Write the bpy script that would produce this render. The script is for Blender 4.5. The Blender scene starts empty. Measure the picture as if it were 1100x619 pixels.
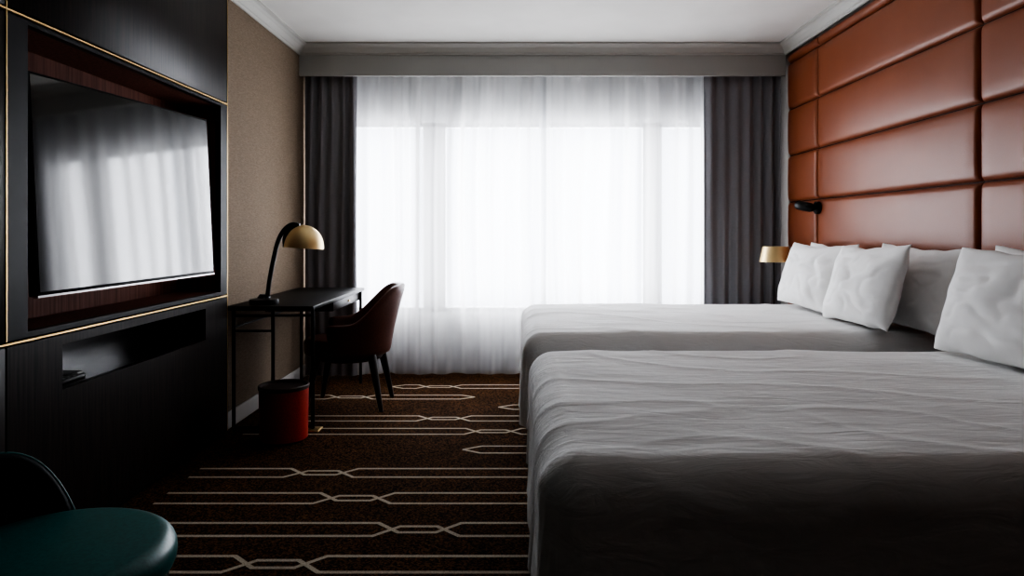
import bpy, math, random
from mathutils import Vector, Matrix, noise
random.seed(3)
S=bpy.context.scene
col=S.collection
S.view_settings.view_transform='AgX'
S.view_settings.look='AgX - High Contrast'
S.view_settings.exposure=0.0

# ---------------------------------------------------------------- materials
def mat(name, color=(.5,.5,.5), rough=.5, metal=0.0, spec=None, coat=0, sheen=0):
    m=bpy.data.materials.new(name); m.use_nodes=True
    b=m.node_tree.nodes['Principled BSDF']
    b.inputs['Base Color'].default_value=(*color,1)
    b.inputs['Roughness'].default_value=rough
    b.inputs['Metallic'].default_value=metal
    if spec is not None: b.inputs['Specular IOR Level'].default_value=spec
    b.inputs['Coat Weight'].default_value=coat
    b.inputs['Sheen Weight'].default_value=sheen
    return m
def noisy(m, scale=(1,1,1), nscale=10, c1=None, c2=None, bump=0, detail=4, dist=0.01, lo=.35, hi=.65, kind='noise'):
    nt=m.node_tree; N=nt.nodes; L=nt.links; b=N['Principled BSDF']
    tc=N.new('ShaderNodeTexCoord'); mp=N.new('ShaderNodeMapping'); mp.inputs['Scale'].default_value=scale
    L.new(tc.outputs['Object'],mp.inputs['Vector'])
    if kind=='noise':
        t=N.new('ShaderNodeTexNoise'); t.inputs['Scale'].default_value=nscale; t.inputs['Detail'].default_value=detail; out=t.outputs['Fac']
    else:
        t=N.new('ShaderNodeTexVoronoi'); t.inputs['Scale'].default_value=nscale; out=t.outputs['Distance']
    L.new(mp.outputs['Vector'],t.inputs['Vector'])
    if c1:
        r=N.new('ShaderNodeValToRGB'); r.color_ramp.elements[0].position=lo; r.color_ramp.elements[1].position=hi
        r.color_ramp.elements[0].color=(*c1,1); r.color_ramp.elements[1].color=(*c2,1)
        L.new(out,r.inputs['Fac']); L.new(r.outputs['Color'],b.inputs['Base Color'])
    if bump:
        bp=N.new('ShaderNodeBump'); bp.inputs['Strength'].default_value=bump; bp.inputs['Distance'].default_value=dist
        L.new(out,bp.inputs['Height']); L.new(bp.outputs['Normal'],b.inputs['Normal'])
    return m

M_ceil=noisy(mat('ceiling_paint',(.72,.73,.73),.9,spec=.2),(1,1,1),3,(.70,.69,.66),(.74,.73,.70))
M_trim=mat('trim_paint',(.52,.515,.485),.6)
M_pelmet=mat('pelmet_paint',(.42,.42,.40),.7)
M_paper=noisy(mat('taupe_wallpaper',(.3,.24,.2),.85,spec=.2),(6,6,90),6,(.165,.124,.088),(.255,.198,.145),.3,5,.002)
M_wallp=mat('painted_wall',(.3,.28,.26),.9)
M_wardrobe=noisy(mat('taupe_wall_covering',(.03,.026,.024),.8),(2,2,30),3,(.08,.07,.06),(.11,.10,.085))
M_wood=noisy(mat('dark_veneer',(.012,.009,.008),.40,spec=.15),(30,30,1.2),3,(.004,.003,.0028),(.024,.016,.0125),0,6)
M_woodred=noisy(mat('red_brown_veneer',(.05,.018,.012),.6,spec=.1),(30,30,1.2),3,(.12,.045,.032),(.22,.088,.062),0,6)
M_black=mat('black_metal',(.008,.008,.009),.4,.3,spec=.3)
M_blackp=mat('black_plastic',(.005,.005,.006),.45,spec=.15)
M_brass=mat('brass',(.75,.52,.24),.35,1)
M_gold=mat('gold_lamp',(.86,.66,.35),.42,.7)
M_sheet=noisy(mat('white_cotton',(.74,.745,.76),.85,sheen=.15,spec=.25),(1,1,1),5,(.83,.825,.81),(.87,.865,.85),0,3)
M_pillow=noisy(mat('pillow_cotton',(.8,.8,.8),.9,sheen=.1,spec=.2),(1,1,1),14,(.88,.875,.86),(.91,.905,.89),.12,4,.006)
nt=M_sheet.node_tree; N=nt.nodes; L=nt.links
tc=N.new('ShaderNodeTexCoord'); mp=N.new('ShaderNodeMapping'); mp.inputs['Scale'].default_value=(1.8,7,5)
t1=N.new('ShaderNodeTexNoise'); t1.inputs['Scale'].default_value=3.2; t1.inputs['Detail'].default_value=5; t1.inputs['Distortion'].default_value=1.2
L.new(tc.outputs['Object'],mp.inputs['Vector']); L.new(mp.outputs['Vector'],t1.inputs['Vector'])
bp=N.new('ShaderNodeBump'); bp.inputs['Strength'].default_value=.42; bp.inputs['Distance'].default_value=.012
L.new(t1.outputs['Fac'],bp.inputs['Height']); L.new(bp.outputs['Normal'],N['Principled BSDF'].inputs['Normal'])
M_base=noisy(mat('divan_fabric',(.35,.3,.24),.9),(1,1,1),200,(.3,.25,.2),(.42,.36,.29),.2,2,.002)
M_leather=noisy(mat('tan_leather',(.36,.1,.04),.42,spec=.4),(1,1,1),260,None,None,.15,3,.002,kind='vor')
N_=M_leather.node_tree; 
_t=N_.nodes.new('ShaderNodeTexNoise'); _t.inputs['Scale'].default_value=3; _t.inputs['Detail'].default_value=6
_r=N_.nodes.new('ShaderNodeValToRGB'); _r.color_ramp.elements[0].color=(.215,.060,.025,1); _r.color_ramp.elements[1].color=(.305,.094,.040,1)
_c=N_.nodes.new('ShaderNodeTexCoord'); N_.links.new(_c.outputs['Object'],_t.inputs['Vector']); N_.links.new(_t.outputs['Fac'],_r.inputs['Fac']); N_.links.new(_r.outputs['Color'],N_.nodes['Principled BSDF'].inputs['Base Color'])
M_backing=mat('panel_backing',(.03,.01,.006),.8)
M_brown=noisy(mat('brown_leather',(.09,.03,.02),.4,spec=.4),(1,1,1),150,(.085,.027,.017),(.13,.042,.027),.15,3,.002)
M_dleg=mat('dark_leg_wood',(.012,.008,.007),.4)
M_teal=noisy(mat('teal_leather',(.01,.09,.09),.4),(1,1,1),120,(.008,.11,.11),(.014,.15,.145),.12,3,.002)
M_tealdk=mat('dark_teal_fabric',(.004,.012,.014),.7,spec=.2)
M_red=noisy(mat('red_leather',(.33,.03,.018),.45),(1,1,1),150,(.40,.03,.018),(.55,.05,.03),.15,3,.002)
M_bindark=mat('bin_lining',(.03,.016,.012),.5)
M_drape=noisy(mat('grey_drape',(.085,.085,.1),.9,sheen=.25,spec=.1),(300,300,300),1,(.235,.232,.25),(.30,.297,.32),0,2)
M_frame=mat('window_frame_paint',(.35,.355,.36),.5)
M_line=noisy(mat('carpet_line_wool',(.42,.38,.33),.95,spec=.1),(1,1,1),260,(.34,.285,.215),(.58,.50,.39),.5,2,.003)
M_carpet=mat('patterned_carpet',(.02,.012,.008),1.0,spec=.05)
nt=M_carpet.node_tree; N=nt.nodes; L=nt.links; b=N['Principled BSDF']
tc=N.new('ShaderNodeTexCoord')
n1=N.new('ShaderNodeTexVoronoi'); n1.inputs['Scale'].default_value=150; n1.inputs['Randomness'].default_value=.6; L.new(tc.outputs['Object'],n1.inputs['Vector'])
n2=N.new('ShaderNodeTexNoise'); n2.inputs['Scale'].default_value=4; L.new(tc.outputs['Object'],n2.inputs['Vector'])
sx=N.new('ShaderNodeSeparateColor'); L.new(n1.outputs['Color'],sx.inputs['Color'])
r=N.new('ShaderNodeValToRGB'); r.color_ramp.elements[0].position=.35; r.color_ramp.elements[0].color=(.018,.010,.006,1)
r.color_ramp.elements[1].position=1.0; r.color_ramp.elements[1].color=(.19,.085,.032,1)
L.new(sx.outputs[0],r.inputs['Fac'])
mx=N.new('ShaderNodeMix'); mx.data_type='RGBA'; mx.blend_type='MULTIPLY'; mx.inputs[0].default_value=.6
L.new(r.outputs['Color'],mx.inputs[6]); L.new(n2.outputs['Fac'],mx.inputs[7]); L.new(mx.outputs[2],b.inputs['Base Color'])
bp=N.new('ShaderNodeBump'); bp.inputs['Strength'].default_value=.4; bp.inputs['Distance'].default_value=.004
L.new(n1.outputs['Distance'],bp.inputs['Height']); L.new(bp.outputs['Normal'],b.inputs['Normal'])
M_screen=mat('tv_glass',(.004,.005,.005),.06,spec=1.0); M_screen.node_tree.nodes['Principled BSDF'].inputs['IOR'].default_value=1.6
# sheer
M_sheer=bpy.data.materials.new('sheer_voile'); M_sheer.use_nodes=True
nt=M_sheer.node_tree; N=nt.nodes; L=nt.links; N.clear()
o=N.new('ShaderNodeOutputMaterial'); tr=N.new('ShaderNodeBsdfTransparent'); tl=N.new('ShaderNodeBsdfTranslucent'); df=N.new('ShaderNodeBsdfDiffuse')
tr.inputs[0].default_value=(.93,.96,1,1); tl.inputs[0].default_value=(.48,.485,.495,1); df.inputs[0].default_value=(.84,.84,.84,1)
m1=N.new('ShaderNodeMixShader'); m1.inputs[0].default_value=.36; L.new(tl.outputs[0],m1.inputs[1]); L.new(df.outputs[0],m1.inputs[2])
lw=N.new('ShaderNodeLayerWeight'); lw.inputs['Blend'].default_value=.5
mr=N.new('ShaderNodeMapRange'); mr.inputs[1].default_value=0; mr.inputs[2].default_value=.5; mr.inputs[3].default_value=.56; mr.inputs[4].default_value=1.0
L.new(lw.outputs['Facing'],mr.inputs[0])
m2=N.new('ShaderNodeMixShader'); L.new(mr.outputs[0],m2.inputs[0]); L.new(tr.outputs[0],m2.inputs[1]); L.new(m1.outputs[0],m2.inputs[2]); L.new(m2.outputs[0],o.inputs[0])
M_pane=bpy.data.materials.new('window_glass'); M_pane.use_nodes=True
nt=M_pane.node_tree; N=nt.nodes; L=nt.links; N.clear()
o=N.new('ShaderNodeOutputMaterial'); tr=N.new('ShaderNodeBsdfTransparent'); gl=N.new('ShaderNodeBsdfGlossy'); gl.inputs['Roughness'].default_value=.02
m1=N.new('ShaderNodeMixShader'); m1.inputs[0].default_value=.05; L.new(tr.outputs[0],m1.inputs[1]); L.new(gl.outputs[0],m1.inputs[2]); L.new(m1.outputs[0],o.inputs[0])

# ---------------------------------------------------------------- helpers
def empty(name,loc=(0,0,0)):
    e=bpy.data.objects.new(name,None); e.location=loc; e.empty_display_size=.1; col.objects.link(e); return e
def mesh(name,verts,faces,m,parent=None,smooth=False,bevel=0,subsurf=0,seg=2,recalc=True):
    me=bpy.data.meshes.new(name); me.from_pydata([tuple(v) for v in verts],[],faces); me.update()
    me.materials.append(m); ob=bpy.data.objects.new(name,me); col.objects.link(ob)
    if smooth:
        for p in me.polygons: p.use_smooth=True
    import bmesh
    if recalc:
        bm=bmesh.new(); bm.from_mesh(me); bmesh.ops.recalc_face_normals(bm,faces=bm.faces); bm.to_mesh(me); bm.free()
    if bevel:
        md=ob.modifiers.new('bevel','BEVEL'); md.width=bevel; md.segments=seg; md.limit_method='ANGLE'
        for p in me.polygons: p.use_smooth=True
        md.harden_normals=False
    if subsurf:
        md=ob.modifiers.new('sub','SUBSURF'); md.levels=subsurf; md.render_levels=subsurf
    if parent:
        ob.parent=parent; ob.matrix_parent_inverse=Matrix.Translation(-Vector(parent.location))
    return ob
def bvf(x0,x1,y0,y1,z0,z1,off=0):
    v=[(x0,y0,z0),(x1,y0,z0),(x1,y1,z0),(x0,y1,z0),(x0,y0,z1),(x1,y0,z1),(x1,y1,z1),(x0,y1,z1)]
    f=[(0,3,2,1),(4,5,6,7),(0,1,5,4),(1,2,6,5),(2,3,7,6),(3,0,4,7)]
    return v,[tuple(i+off for i in q) for q in f]
def boxes(name,lst,m,parent=None,bevel=0,seg=2):
    V=[];F=[]
    for bx in lst:
        v,f=bvf(*bx,off=len(V)); V+=v; F+=f
    return mesh(name,V,F,m,parent,bevel=bevel,seg=seg)
def box(name,x0,x1,y0,y1,z0,z1,m,parent=None,bevel=0,seg=2):
    return boxes(name,[(x0,x1,y0,y1,z0,z1)],m,parent,bevel,seg)
def lathe(name,prof,m,parent=None,center=(0,0,0),rot=None,n=40,smooth=True):
    V=[];F=[]
    for (r_,z_) in prof:
        for i in range(n):
            a=2*math.pi*i/n; p=Vector((r_*math.cos(a),r_*math.sin(a),z_))
            if rot: p=rot@p
            V.append(p+Vector(center))
    for j in range(len(prof)-1):
        for i in range(n):
            F.append((j*n+i,j*n+(i+1)%n,(j+1)*n+(i+1)%n,(j+1)*n+i))
    if prof[0][0]>1e-4: F.append(tuple(range(n))[::-1])
    if prof[-1][0]>1e-4: F.append(tuple((len(prof)-1)*n+i for i in range(n)))
    ob=mesh(name,V,F,m,parent,smooth=smooth)
    md=ob.modifiers.new('es','EDGE_SPLIT'); md.split_angle=math.radians(40)
    return ob
def tube(name,pts,rad,m,parent=None,n=10,closed=False):
    pts=[Vector(p) for p in pts]; V=[];F=[]
    if not isinstance(rad,(list,tuple)): rad=[rad]*len(pts)
    prev=None
    for k,p in enumerate(pts):
        if k==0: t=pts[1]-pts[0]
        elif k==len(pts)-1: t=pts[-1]-pts[-2]
        else: t=pts[k+1]-pts[k-1]
        t.normalize()
        if prev is None:
            a=t.orthogonal().normalized()
        else:
            a=(prev-t*prev.dot(t)).normalized()
        prev=a; bb=t.cross(a)
        for i in range(n):
            an=2*math.pi*i/n; V.append(p+(a*math.cos(an)+bb*math.sin(an))*rad[k])
    for j in range(len(pts)-1):
        for i in range(n): F.append((j*n+i,j*n+(i+1)%n,(j+1)*n+(i+1)%n,(j+1)*n+i))
    F.append(tuple(range(n))[::-1]); F.append(tuple((len(pts)-1)*n+i for i in range(n)))
    ob=mesh(name,V,F,m,parent,smooth=True)
    md=ob.modifiers.new('es','EDGE_SPLIT'); md.split_angle=math.radians(50)
    return ob
def spline(pts,n=8):
    P=[Vector(p) for p in pts]; P=[P[0]*2-P[1]]+P+[P[-1]*2-P[-2]]; out=[]
    for i in range(1,len(P)-2):
        for k in range(n):
            t=k/n; a,b_,c,d=P[i-1],P[i],P[i+1],P[i+2]
            out.append(.5*((2*b_)+(c-a)*t+(2*a-5*b_+4*c-d)*t*t+(-a+3*b_-3*c+d)*t**3))
    out.append(P[-2]); return out

# ---------------------------------------------------------------- room
XL=-1.76; XR=2.22; YB=5.85; YF=-1.6; H=2.7; XU=-1.70; UD=4.0
# floor with inlaid carpet line pattern (second material)
def strip(V,F,pts,w,z):
    n=len(pts); base=len(V)
    for i,p in enumerate(pts):
        d0=(Vector(pts[i])-Vector(pts[i-1])).normalized() if i>0 else None
        d1=(Vector(pts[i+1])-Vector(pts[i])).normalized() if i<n-1 else None
        d=(d0+d1).normalized() if d0 and d1 else (d0 or d1)
        nn=Vector((-d.y,d.x)); k=1
        if d0 and d1: k=1/max(.6,nn.dot(Vector((-d0.y,d0.x))))
        a=Vector(p)+nn*w*.5*k; c=Vector(p)-nn*w*.5*k
        V.append((a.x,a.y,z)); V.append((c.x,c.y,z))
    for i in range(n-1): F.append((base+2*i,base+2*i+1,base+2*i+3,base+2*i+2))
V,F=bvf(-2.3,XR+.1,YF-.1,YB+.1,-.1,0)
rows=[(2.455,-1.66,2.15,[-.87,.9],'',''),(2.74,-1.62,2.15,[-.40],'',''),(3.06,-1.6,2.15,[-.73,1.0],'',''),(3.38,-1.6,2.15,[-.97,.5],'',''),
 (3.74,-.30,2.15,[1.2],'L',''),(4.08,-1.62,2.15,[-.145],'',''),(4.36,-1.62,2.15,[-.47],'',''),(4.64,-.13,2.15,[],'L',''),(4.92,-1.6,-.31,[-1.2],'','R'),(5.25,-.97,2.15,[-.6],'L',''),
 (2.10,-1.6,.6,[-.2],'','R'),(1.75,-1.6,2.1,[-.9],'',''),(1.35,-1.6,2.1,[.3],'',''),(.95,-1.6,2.1,[-.6],'','')]
h=.060; w=.019
for (y,xa,xb,cr,el,er) in rows:
    for s in (1,-1):
        pts=[]
        if el: pts+=[(xa,y),(xa+.1,y+s*h)]
        else: pts.append((xa,y+s*h))
        for c in cr:
            pts+=[(c-.17,y+s*h),(c-.075,y-s*h*.45),(c+.075,y-s*h*.45),(c+.17,y+s*h)]
        if er: pts+=[(xb-.1,y+s*h),(xb,y)]
        else: pts.append((xb,y+s*h))
        strip(V,F,pts,w,.0012 if s>0 else .0016)
me=bpy.data.meshes.new('floor'); me.from_pydata(V,[],F); me.update(); me.materials.append(M_carpet); me.materials.append(M_line)
for i,p in enumerate(me.polygons):
    p.material_index=0 if i<6 else 1
ob=bpy.data.objects.new('floor',me); col.objects.link(ob)

box('ceiling',-2.3,XR+.1,YF-.1,YB+.1,H,H+.1,M_ceil)
boxes('wall_left',[(XL-.14,XL,UD+.02,YB+.1,0,H),(-2.3,-2.2,YF-.1,UD+.02,0,H)],M_paper)
box('wall_right',XR,XR+.1,YF-.1,YB+.1,0,H,M_wallp)
box('wall_front',-2.3,XR+.1,YF-.1,YF,0,H,M_wardrobe)
WX0,WX1,WZ0,WZ1=-1.46,1.66,.50,2.13
boxes('wall_back',[(-2.0,WX0,YB,YB+.15,0,H),(WX1,XR,YB,YB+.15,0,H),(WX0,WX1,YB,YB+.15,0,WZ0),(WX0,WX1,YB,YB+.15,WZ1,H)],mat('window_wall_paint',(.8,.8,.8),.9))
win=empty('window_1',(0.1,YB+.05,WZ0))
fr=[(-.81,-.62,YB+.02,YB+.1,WZ0,WZ1),(1.08,1.24,YB+.02,YB+.1,WZ0,WZ1),(.20,.24,YB+.02,YB+.1,WZ0,WZ1),
    (WX0,WX1,YB+.02,YB+.1,WZ0,WZ0+.04),(WX0,WX1,YB+.02,YB+.1,WZ1-.04,WZ1),(WX0,WX0+.04,YB+.02,YB+.1,WZ0,WZ1),(WX1-.04,WX1,YB+.02,YB+.1,WZ0,WZ1)]
boxes('frame',fr,M_frame,win)
box('pane',WX0,WX1,YB+.055,YB+.06,WZ0,WZ1,M_pane,win)
PY=5.5
box('trim_4',XL,XR-.06,PY,PY+.03,2.45,2.70,M_pelmet)
prof=[(0,-.085),(.012,-.085),(.016,-.07),(.024,-.066),(.042,-.036),(.062,-.02),(.08,-.016),(.08,0),(0,0)]
def prism(name,pts3a,pts3b,m):
    n=len(pts3a); V=list(pts3a)+list(pts3b); F=[(i,(i+1)%n,n+(i+1)%n,n+i) for i in range(n)]+[tuple(range(n))[::-1],tuple(range(n,2*n))]
    return mesh(name,V,F,m)
XRP=2.16
prism('trim_1',[(XL+a,UD,H+c) for a,c in prof],[(XL+a,PY-a,H+c) for a,c in prof],M_trim)
prism('trim_2',[(XL+a,PY-a,H+c) for a,c in prof],[(XRP-a,PY-a,H+c) for a,c in prof],M_trim)
prism('trim_3',[(XRP-a,YF,H+c) for a,c in prof],[(XRP-a,PY-a,H+c) for a,c in prof],M_trim)
box('baseboard_left',XL,XL+.015,UD+.01,5.8,0,.10,mat('skirting_paint',(.5,.49,.47),.5),bevel=.004)

# ---------------------------------------------------------------- wall unit
wu=empty('tv_wall_unit',(-1.9,2.0,0))
Y0=-1.5
def pan(name,y0,y1,z0,z1,m=M_wood): return box(name,XU-.03,XU,y0,y1,z0,z1,m,wu,bevel=.0015,seg=1)
ry0,ry1,rz0,rz1=2.37,3.91,.85,1.915
g=.004
vj=2.27
pan('panel_top_a',vj+g,UD,1.95,H-.001); pan('panel_top_b',Y0,vj-g,1.95,H-.001)
boxes('recess_frame',[(XU-.03,XU,vj+g,UD,rz1,1.93),(XU-.03,XU,vj+g,UD,.83,rz0),(XU-.03,XU,vj+g,ry0,rz0,rz1),(XU-.03,XU,ry1,UD,rz0,rz1)],M_blackp,wu)
pan('panel_mid_b',Y0,vj-g,.83,1.93)
sy0,sy1,sz0,sz1=2.55,3.72,.605,.775
boxes('panel_low',[(XU-.03,XU,vj+g,sy0,.03,.81),(XU-.03,XU,sy1,UD,.03,.81),(XU-.03,XU,sy0,sy1,.03,sz0),(XU-.03,XU,sy0,sy1,sz1,.81)],M_wood,wu)
pan('panel_low_b',Y0,vj-g,.03,.81)
box('carcass_back',-2.19,-1.95,Y0,UD,0,H-.001,M_woodred,wu)
boxes('recess_lining',[(-1.95,XU-.03,ry0-.02,ry1+.02,rz1,rz1+.02),(-1.95,XU-.03,ry0-.02,ry1+.02,rz0-.02,rz0),(-1.95,XU-.03,ry0-.02,ry0,rz0,rz1),(-1.95,XU-.03,ry1,ry1+.02,rz0,rz1)],M_woodred,wu)
boxes('shelf_lining',[(-1.95,XU-.03,sy0-.02,sy1+.02,sz1,sz1+.02),(-1.95,XU-.03,sy0-.02,sy1+.02,sz0-.02,sz0),(-1.95,XU-.03,sy0-.02,sy0,sz0,sz1),(-1.95,XU-.03,sy1,sy1+.02,sz0,sz1),(-1.95,-1.94,sy0,sy1,sz0,sz1)],mat('shelf_lacquer',(.012,.011,.011),.2),wu)
box('end_panel',-2.19,XU-.03,UD-.02,UD,0,H-.001,M_wood,wu)
box('plinth',-1.95,XU-.03,Y0,UD-.02,0,.03,M_blackp,wu)
boxes('brass_inlay',[(XU-.01,XU+.002,Y0,UD,1.937,1.943),(XU-.01,XU+.002,Y0,UD,.817,.823),(XU-.01,XU+.002,UD-.004,UD,.03,H-.01),(XU-.01,XU+.002,vj-.002,vj+.002,.83,H-.01)],M_brass,wu)
rem=empty('remote_control',(-1.76,2.72,sz0))
box('body',-1.80,-1.755,2.60,2.78,sz0,sz0+.018,M_blackp,rem,bevel=.006)
boxes('buttons',[(-1.79,-1.765,2.62+i*.03,2.635+i*.03,sz0+.018,sz0+.021) for i in range(5)],mat('button_grey',(.15,.15,.15),.5),rem)
nb=empty('notepad',(-1.84,2.8,sz0))
box('pages',-1.90,-1.81,2.66,2.84,sz0,sz0+.012,mat('paper',(.55,.54,.52),.8),nb,bevel=.001)
box('cover',-1.90,-1.81,2.66,2.84,sz0+.012,sz0+.015,M_blackp,nb,bevel=.001)

# TV (swung slightly towards the room on its bracket)
tv=empty('television',(-1.72,3.0,1.36))
A=Vector((-1.715,2.44,.963)); B=Vector((-1.600,3.60,.975)); D=Vector((-1.750,2.44,1.775))
eu=(B-A).normalized(); ev=(D-A); ev=(ev-eu*ev.dot(eu)).normalized(); en=ev.cross(eu)
if en.x<0: en=-en
W=(B-A).length; Hh=.812
def tvbox(name,u0,u1,v0,v1,n0,n1,m,bev=0):
    v,f=bvf(u0,u1,v0,v1,n0,n1); vv=[A+eu*p[0]+ev*p[1]+en*p[2] for p in v]
    return mesh(name,vv,f,m,tv,bevel=bev)
tvbox('bezel',0,W,0,Hh,-.035,0,M_blackp,.004)
tvbox('screen',.010,W-.010,.016,Hh-.010,0,.0015,M_screen)
tvbox('edge_strip',0,W,-.004,.003,-.02,.002,mat('tv_edge_metal',(.35,.33,.33),.3,1))
tvbox('wall_bracket',W*.4,W*.6,Hh*.3,Hh*.7,-.19,-.035,M_black)

# ---------------------------------------------------------------- curtains
def curtain(name,x0,x1,y,z0,z1,freqs,m,seed=0,dx=.006,nz=16,flare=.25,parent=None,hem=0):
    n=int((x1-x0)/dx)+1; V=[];F=[]
    for j in range(nz+1):
        t=j/nz; z=z1+(z0-z1)*t
        for i in range(n+1):
            x=x0+(x1-x0)*i/n
            yy=0
            xw=x+.05*noise.noise(Vector((x*1.8+seed,z*.5,seed)))
            am_mod=.45+1.9*abs(noise.noise(Vector((x*2.2+seed*3,z*.3,seed+2))))
            for (wl,am,ph) in freqs:
                yy+=am*am_mod*math.sin(2*math.pi*xw/wl+ph+.9*noise.noise(Vector((x*2+ph,z*.35,seed))))*(1-flare+flare*t)
            yy+=.008*noise.noise(Vector((x*9,z*.8,seed+4)))
            hz=max(0,(t-.92)/.08)
            yy-=hem*hz*hz*(.6+.9*noise.noise(Vector((x*5,seed,1))))
            V.append((x,y+yy,z))
    for j in range(nz):
        for i in range(n):
            a=j*(n+1)+i; F.append((a,a+1,a+n+2,a+n+1))
    return mesh(name,V,F,m,parent,smooth=True)
curtain('drape_curtain',XL+.01,-1.32,5.61,.01,2.5,[(.088,.028,0),(.21,.010,1)],M_drape,1)
curtain('drape_curtain.001',1.53,2.15,5.60,.01,2.5,[(.090,.030,0),(.24,.012,1)],M_drape,7)
curtain('sheer_curtain',-1.40,.24,5.705,.012,2.5,[(.185,.030,0),(.52,.020,1.3),(.071,.005,0)],M_sheer,11,dx=.005,nz=40,hem=.06)
curtain('sheer_curtain.001',.18,1.60,5.715,.012,2.5,[(.20,.030,2),(.56,.020,.3),(.077,.005,0)],M_sheer,17,dx=.005,nz=40,hem=.06)
boxes('curtain_track',[(XL+.01,2.15,5.60,5.63,2.5,2.53),(XL+.01,2.15,5.69,5.72,2.5,2.53),(XL+.01,2.15,5.53,YB,2.53,2.55)],M_trim)

# ---------------------------------------------------------------- headboard panels
hb=empty('leather_headboard_panelling',(2.19,3,0))
box('backing',2.195,2.219,-.6,5.49,.3,2.615,M_backing,hb)
zs=[.32,.69,1.06,1.43,1.80,2.17,2.54,2.615]
ys=[-.25,1.48,3.21,4.94,5.49]
def cushion(name,y0,y1,z0,z1,xf,th,m,parent,seed):
    V=[];F=[]; e=.0028
    y0+=e;y1-=e;z0+=e;z1-=e
    def sp(n,L_):
        b_=[0,.002,.006,.012,.02,.032]
        b_=[min(q,L_*.3*(k+1)/6) if L_<.1 else q for k,q in enumerate(b_)]
        mid=[.032+(L_-.064)*k/n for k in range(1,n)] if L_>.12 else [L_*.5]
        return [*b_,*mid,*[L_-q for q in b_[::-1]]]
    ay=sp(26,y1-y0); az=sp(7,z1-z0)
    for z in az:
        for y in ay:
            d=max(0,min(y,(y1-y0)-y)); dz=max(0,min(z,(z1-z0)-z))
            def f(q): q=min(q/.032,1); return math.sqrt(max(0,1-(1-q)**2))
            k=f(d)*f(dz)
            pf=.010*max(0,math.sin(math.pi*y/(y1-y0)))**.6*max(0,math.sin(math.pi*z/(z1-z0)))
            ed=math.exp(-dz/.05)
            pf+=.0035*noise.noise(Vector((y*7,z*3,seed)))*ed*k
            V.append((xf+th-(th*k)-pf,y0+y,z0+z))
    n=len(ay)
    for j in range(len(az)-1):
        for i in range(n-1):
            a=j*n+i; F.append((a,a+1,a+n+1,a+n))
    return mesh(name,V,F,m,parent,smooth=True)
c=0
for i in range(len(ys)-1):
    for j in range(len(zs)-1):
        c+=1; cushion(f'panel_{c}',ys[i],ys[i+1],zs[j],zs[j+1],2.165,.032,M_leather,hb,c)

# ---------------------------------------------------------------- beds
def bed(name,y0,y1,seed,x0=.02,x1=2.15,ztop=.68):
    e=empty(name,((x0+x1)/2,(y0+y1)/2,0))
    box('divan_base',x0+.05,x1,y0+.05,y1-.05,.06,.36,M_base,e,bevel=.02,seg=3)
    boxes('feet',[(a,a+.06,b_,b_+.06,0,.06) for a in (x0+.12,x1-.2) for b_ in (y0+.12,y1-.18)],M_dleg,e)
    r=.105; hem=.20; l_max=(ztop-hem-r)+r*math.pi/2
    ax,bx=x0+r,x1; ay,by=y0+r,y1-r
    st=.0125
    nx=int((bx-ax+l_max)/st); ny=int((by-ay+2*l_max)/st); V=[];F=[]
    for i in range(nx+1):
        px=ax-l_max+(bx-ax+l_max)*i/nx
        for j in range(ny+1):
            py=ay-l_max+(by-ay+2*l_max)*j/ny
            cx=max(px,ax); cy=min(max(py,ay),by)
            ox,oy=px-cx,py-cy; l=max(abs(ox),abs(oy)); 
            q=Vector((px*1.6+seed,py*6,seed)); q2=Vector((px*5,py*5,seed+3)); q3=Vector((px*1.3,py*1.8,seed+9))
            wr=.003*noise.noise(q)+.003*noise.noise(q2)+.012*noise.noise(q3)+.0012*noise.noise(Vector((px*4,py*20,seed)))
            rn=1-abs(noise.noise(Vector((px*1.7+seed,py*3.3+.6*px,seed+5))))*3.2
            wr+=.0045*max(0,rn)**3
            if l<1e-6:
                V.append((px,py,ztop+wr)); continue
            d=Vector((ox,oy)).normalized()
            if l<r*math.pi/2:
                hh=r*math.sin(l/r); zz=ztop-r*(1-math.cos(l/r)); k=0
            else:
                hh=r; zz=ztop-r-(l-r*math.pi/2); k=(l-r*math.pi/2)/(l_max)
            tcoord=(px if abs(oy)>abs(ox) else py)
            fold=k*.014*math.sin(tcoord*13+4*noise.noise(Vector((tcoord*2,seed,0))))+ .014*k*noise.noise(Vector((tcoord*7,k*3,seed)))
            hh+=fold+.004*k+wr*.8
            V.append((cx+d.x*hh,cy+d.y*hh,zz+wr*(1-k)))
    for i in range(nx):
        for j in range(ny):
            a=i*(ny+1)+j; F.append((a,a+1,a+ny+2,a+ny+1))
    mesh('sheet',V,F,M_sheet,e,smooth=True)
    box('mattress',x0+.06,x1-.002,y0+.06,y1-.06,.362,ztop-.04,M_sheet,e,bevel=.05,seg=4)
    return e
bedF=bed('double_bed',3.42,4.95,2.0,x0=.025)
bedN=bed('double_bed.001',1.50,3.02,8.0,x0=.05)

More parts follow.
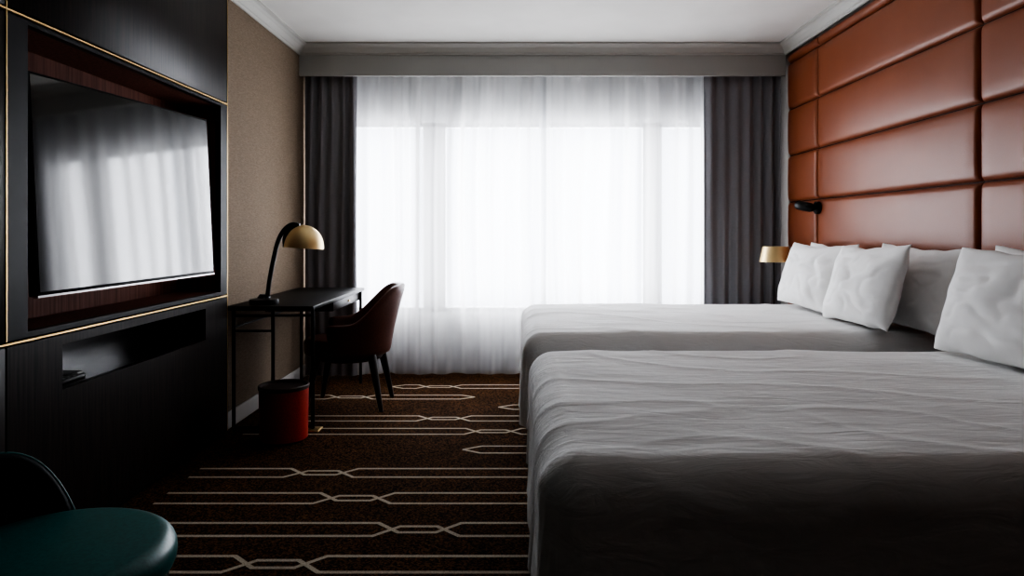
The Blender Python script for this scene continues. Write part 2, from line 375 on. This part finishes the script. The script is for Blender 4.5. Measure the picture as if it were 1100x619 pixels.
def pillow(name,loc,w_,h_,t_,lean,yaw=0,roll=0,seed=0):
    n=40; V=[];idx={}
    R=Matrix.Rotation(yaw,3,'Z')@Matrix.Rotation(lean,3,'Y')@Matrix.Rotation(roll,3,'X')
    F=[]
    for side in (1,-1):
        for i in range(n+1):
            for j in range(n+1):
                u=-1+2*i/n; v=-1+2*j/n
                bord=i in(0,n) or j in (0,n)
                if bord and side==-1: idx[(side,i,j)]=idx[(1,i,j)]; continue
                y=w_/2*u*(1-.035*math.cos(v*math.pi/2)); z=h_/2*v*(1-.04*math.cos(u*math.pi/2))
                th=((1-abs(u)**2.6)*(1-abs(v)**2.6))
                th=max(th,0)**.62*t_/2*(1-.18*v)
                cr=noise.noise(Vector((u*1.6+seed,v*1.6,seed+side)))*.024+noise.noise(Vector((u*4+seed,v*3,side+seed)))*.005
                edge=max(0,min(1,3*min(1-abs(u),1-abs(v))))
                rn=1-abs(noise.noise(Vector((u*1.9+v*1.3+seed,v*2.8-u*1.1,seed+2*side))))*2.4
                rad=max(0,rn)**3*.010*edge
                x=-side*th+(-side)*(cr-rad)*edge*.9
                z-=.015*(1-abs(u))*(v>0)*v
                y+=.012*noise.noise(Vector((v*3,seed,u)))*abs(u)
                z+=.010*noise.noise(Vector((u*3,seed+5,v)))*abs(v)
                idx[(side,i,j)]=len(V); V.append(R@Vector((x,y,z))+Vector(loc))
        for i in range(n):
            for j in range(n):
                F.append((idx[(side,i,j)],idx[(side,i+1,j)],idx[(side,i+1,j+1)],idx[(side,i,j+1)]))
    return mesh(name,V,F,M_pillow,None,smooth=True,subsurf=1)
P=[ ((2.04,4.50,.912),.70,.43,.13,.20,0,0,1),
    ((2.04,3.52,.912),.78,.44,.14,.20,0,.02,2),
    ((1.88,4.40,.912),.74,.43,.16,.28,.03,.02,3),
    ((1.86,3.68,.912),.80,.45,.18,.28,-.06,-.03,4),
    ((2.04,2.62,.912),.74,.45,.14,.20,0,.02,5),
    ((2.04,1.86,.912),.74,.45,.14,.20,0,-.02,6),
    ((1.87,2.55,.912),.80,.46,.18,.28,.04,0,7),
    ((1.87,1.76,.912),.74,.46,.18,.28,0,0,8)]
for k,p in enumerate(P): pillow('pillow' if k==0 else 'pillow.%03d'%k,*p)

def nightstand(name,y0,y1,top):
    e=empty(name,(1.95,(y0+y1)/2,0))
    box('cabinet',1.76,2.15,y0,y1,.18,top-.02,M_wood,e,bevel=.004)
    box('top',1.75,2.155,y0-.005,y1+.005,top-.02,top,M_wood,e,bevel=.004)
    boxes('legs',[(a,a+.03,b_,b_+.03,0,.18) for a in (1.78,2.1) for b_ in (y0+.02,y1-.05)],M_black,e)
    box('drawer_pull',1.745,1.76,(y0+y1)/2-.06,(y0+y1)/2+.06,.38,.39,M_brass,e)
nightstand('nightstand',5.06,5.40,.56)
nightstand('nightstand.001',3.08,3.33,.56)
tl_=empty('table_lamp',(1.94,5.16,.56))
lathe('base',[(.07,0),(.07,.015),(.02,.022),(.0,.022)],M_black,tl_,(1.94,5.17,.56))
tube('stem',[(1.94,5.17,.57),(1.94,5.17,1.0)],.005,M_black,tl_)
lathe('shade',[(.118,-.055),(.095,.06),(.0,.064),(.0,.058),(.09,.055),(.112,-.055)],M_gold,tl_,(1.955,5.17,1.02))
rl=empty('reading_light',(2.15,4.90,1.37))
RY=Matrix.Rotation(math.radians(-90),3,'Y')
lathe('mount',[(.045,0),(.045,.025),(.0,.025)],M_black,rl,(2.164,4.90,1.365),RY)
tube('arm',[(2.14,4.90,1.365),(2.10,4.90,1.365)],.012,M_black,rl)
tube('head',[(2.115,4.875,1.360),(2.10,4.89,1.367),(2.055,4.98,1.387),(2.05,4.995,1.389)],[.020,.033,.035,.031],M_black,rl,n=20)

# ---------------------------------------------------------------- desk
dk=empty('writing_desk',(-1.47,4.7,0))
dx0,dx1,dy0,dy1=-1.735,-1.215,4.06,5.42
box('top',dx0,dx1,dy0,dy1,.725,.75,mat('desk_lacquer',(.006,.005,.0045),.45,spec=.15),dk,bevel=.006,seg=3)
box('drawer_box',dx0+.03,dx1-.03,dy0+.55,dy1-.02,.655,.724,M_wood,dk,bevel=.004)
box('drawer_knob',dx1-.031,dx1-.02,dy0+.95,dy0+.97,.682,.692,M_brass,dk)
r_=.011
def leg(n_,x,y): tube(n_,[(x,y,0.0),(x,y,.725)],r_,M_black,dk)
leg('leg_1',dx0+.035,dy0+.03); leg('leg_2',dx1-.02,dy0+.06); leg('leg_3',dx0+.035,dy1-.05); leg('leg_4',dx1-.02,dy1-.05); leg('leg_5',dx0+.27,dy0+.03)
tube('rail_1',[(dx0+.035,dy0+.03,.69),(dx1-.02,dy0+.06,.69)],.008,M_black,dk)
tube('rail_2',[(dx0+.035,dy0+.03,.02),(dx1-.02,dy0+.06,.02)],.009,M_black,dk)
tube('rail_3',[(dx0+.035,dy0+.03,.6),(dx0+.27,dy0+.03,.6)],.007,M_black,dk)
tube('rail_4',[(dx0+.035,dy0+.03,.62),(dx0+.035,dy1-.05,.62)],.007,M_black,dk)
box('foot_plate',dx1-.10,dx1+.03,dy0-.0,dy0+.10,0,.008,M_brass,dk,bevel=.003)

dl=empty('desk_lamp',(-1.56,4.2,.75))
lx=-.03
lathe('base',[(.085,0),(.088,.01),(.085,.03),(.04,.038),(.025,.06),(0,.06)],M_black,dl,(-1.53+lx,4.2,.75))
tube('stem',spline([(-1.51+lx,4.2,.78),(-1.495+lx,4.2,.90),(-1.47+lx,4.2,1.03),(-1.445+lx,4.2,1.13),(-1.41+lx,4.2,1.20),(-1.36+lx,4.2,1.238),(-1.31+lx,4.2,1.232)]),.014,M_black,dl)
dome=[(.118*math.cos(a),.14*math.sin(a)) for a in [math.radians(90*k/12) for k in range(13)]]
dome[-1]=(0.0,dome[-1][1])
inner=[(x*.96,z*.96) for x,z in dome][::-1]
lathe('shade',[inner[-1]]+dome+inner[:-1]+[inner[-1]],M_gold,dl,(-1.285+lx,4.2,1.095),Matrix.Rotation(math.radians(4),3,'Y'))
tube('shade_band',spline([(-1.40+lx,4.2,1.10),(-1.40+lx,4.2,1.16),(-1.37+lx,4.2,1.215),(-1.32+lx,4.2,1.24)]),.014,M_black,dl)
lathe('bulb',[(0,-.03),(.02,-.02),(.028,0),(.02,.03),(.012,.05),(0,.06)],mat('bulb_glass',(.8,.78,.7),.3),dl,(-1.285+lx,4.2,1.14))

wb=empty('waste_bin',(-1.345,3.93,0))
bc=(-1.345,3.93,0)
lathe('body',[(.118,0.002),(.133,.012),(.137,.29),(.138,.30)],M_red,wb,bc)
lathe('rim',[(.141,.296),(.142,.315),(.136,.318),(.128,.315),(.126,.30),(.126,.302),(0,.302)],M_bindark,wb,bc)

# ---------------------------------------------------------------- chairs
def shell(name,c,back_az,A_,Rb,Rt,zb,ztop,th,m,parent,na=40,ns=8,sx=1.0):
    V=[];F=[]
    def pt(a,s,off):
        zt=ztop(a); z=zb+(zt-zb)*s
        R=Rb+(Rt-Rb)*(s**1.3)*((zt-zb)/.45) + off
        an=back_az+a
        return (c[0]+R*sx*math.cos(an),c[1]+R*math.sin(an),z)
    loops=[(s/ns,0) for s in range(ns+1)]+[(1.0+.02,-th*.5)]+[(s/ns,-th) for s in range(ns,-1,-1)]
    K=len(loops)
    for i in range(na+1):
        a=-A_+2*A_*i/na
        for (s,o) in loops: V.append(pt(a,s,o))
    for i in range(na):
        for k in range(K):
            F.append((i*K+k,i*K+(k+1)%K,(i+1)*K+(k+1)%K,(i+1)*K+k))
    F.append(tuple(range(K))); F.append(tuple(na*K+k for k in range(K))[::-1])
    return mesh(name,V,F,m,parent,smooth=True,subsurf=1)
dc=empty('desk_chair',(-1.15,4.72,0)); cc=(-1.155,4.72)
def zt(a):
    t=min(1,max(0,(abs(a)-math.radians(30))/math.radians(62))); k=1-t*t*(3-2*t)
    return .605+.225*k-.03*abs(a)/2
shell('back_shell',cc,math.radians(12),math.radians(122),.245,.335,.36,zt,.05,M_brown,dc,sx=1.12)
def rsq(R,z0,z1,rr=.04):
    p=[(0,z0)]
    for k in range(7):
        a=math.radians(-90+90*k/6); p.append((R-rr+rr*math.cos(a),z0+rr+rr*math.sin(a)))
    for k in range(7):
        a=math.radians(90*k/6); p.append((R-rr+rr*math.cos(a),z1-rr+rr*math.sin(a)))
    p.append((0,z1)); return p
lathe('seat',rsq(.245,.345,.47,.035),M_brown,dc,(cc[0]-.03,cc[1],0),Matrix.Diagonal((1.16,1,1)))
lathe('seat_frame',rsq(.22,.32,.365,.02),M_dleg,dc,(cc[0],cc[1],0))
for k,(ax_,ay_) in enumerate([(.18,-.16),(.18,.16),(-.18,-.16),(-.18,.16)]):
    tube(f'leg_{k+1}',[(cc[0]+ax_,cc[1]+ay_,.37),(cc[0]+ax_*1.4,cc[1]+ay_*1.25,0.0)],[.03,.014],M_dleg,dc,n=12)

tc_=empty('tub_chair',(-1.09,1.59,0)); c2=(-1.09,1.585)
lathe('seat',rsq(.27,.37,.462,.042),M_teal,tc_,(c2[0],c2[1],0),n=56)
lathe('seat_frame',rsq(.25,.31,.375,.02),M_tealdk,tc_,(c2[0],c2[1],0))
A2=math.radians(80)
def zt2(a):
    t=abs(a)/A2; return .44+.185*(1-max(0,(t-.52)/.48)**2.6)
shell('back_shell',c2,math.radians(192),A2,.285,.33,.33,zt2,.045,M_tealdk,tc_)
pp=[]
for i in range(41):
    a=-A2+2*A2*i/40; z=zt2(a); R=.285+(.33-.285)*((z-.33)/.45)-.022; an=math.radians(192)+a
    pp.append((c2[0]+R*math.cos(an),c2[1]+R*math.sin(an),z+.003))
tube('piping',pp,.004,M_teal,tc_,n=8)
for k,(a,b_) in enumerate([(.15,.15),(-.15,.15),(.15,-.15),(-.15,-.15)]):
    tube(f'leg_{k+1}',[(c2[0]+a,c2[1]+b_,.33),(c2[0]+a*1.3,c2[1]+b_*1.3,0)],[.02,.011],M_dleg,tc_,n=12)

# ---------------------------------------------------------------- light
w_=bpy.data.worlds.new('sky'); S.world=w_; w_.use_nodes=True
bg=w_.node_tree.nodes['Background']; bg.inputs[0].default_value=(.86,.90,1,1); bg.inputs[1].default_value=4.0
ld=bpy.data.lights.new('window_daylight','AREA'); ld.shape='RECTANGLE'; ld.size=4.2; ld.size_y=2.6; ld.energy=520; ld.color=(.97,.965,.985)
lo=bpy.data.objects.new('window_daylight',ld); lo.location=(.1,6.3,1.5); lo.rotation_euler=(math.radians(-90),0,0); col.objects.link(lo)

# ---------------------------------------------------------------- camera
cd=bpy.data.cameras.new('camera'); cam=bpy.data.objects.new('camera',cd); col.objects.link(cam)
cam.location=(0,0,1.2); cam.rotation_euler=(math.radians(90),0,0)
cd.lens=24; cd.sensor_width=36; cd.shift_x=-6/1100; cd.shift_y=-61.5/1100; cd.clip_start=.05
S.camera=cam
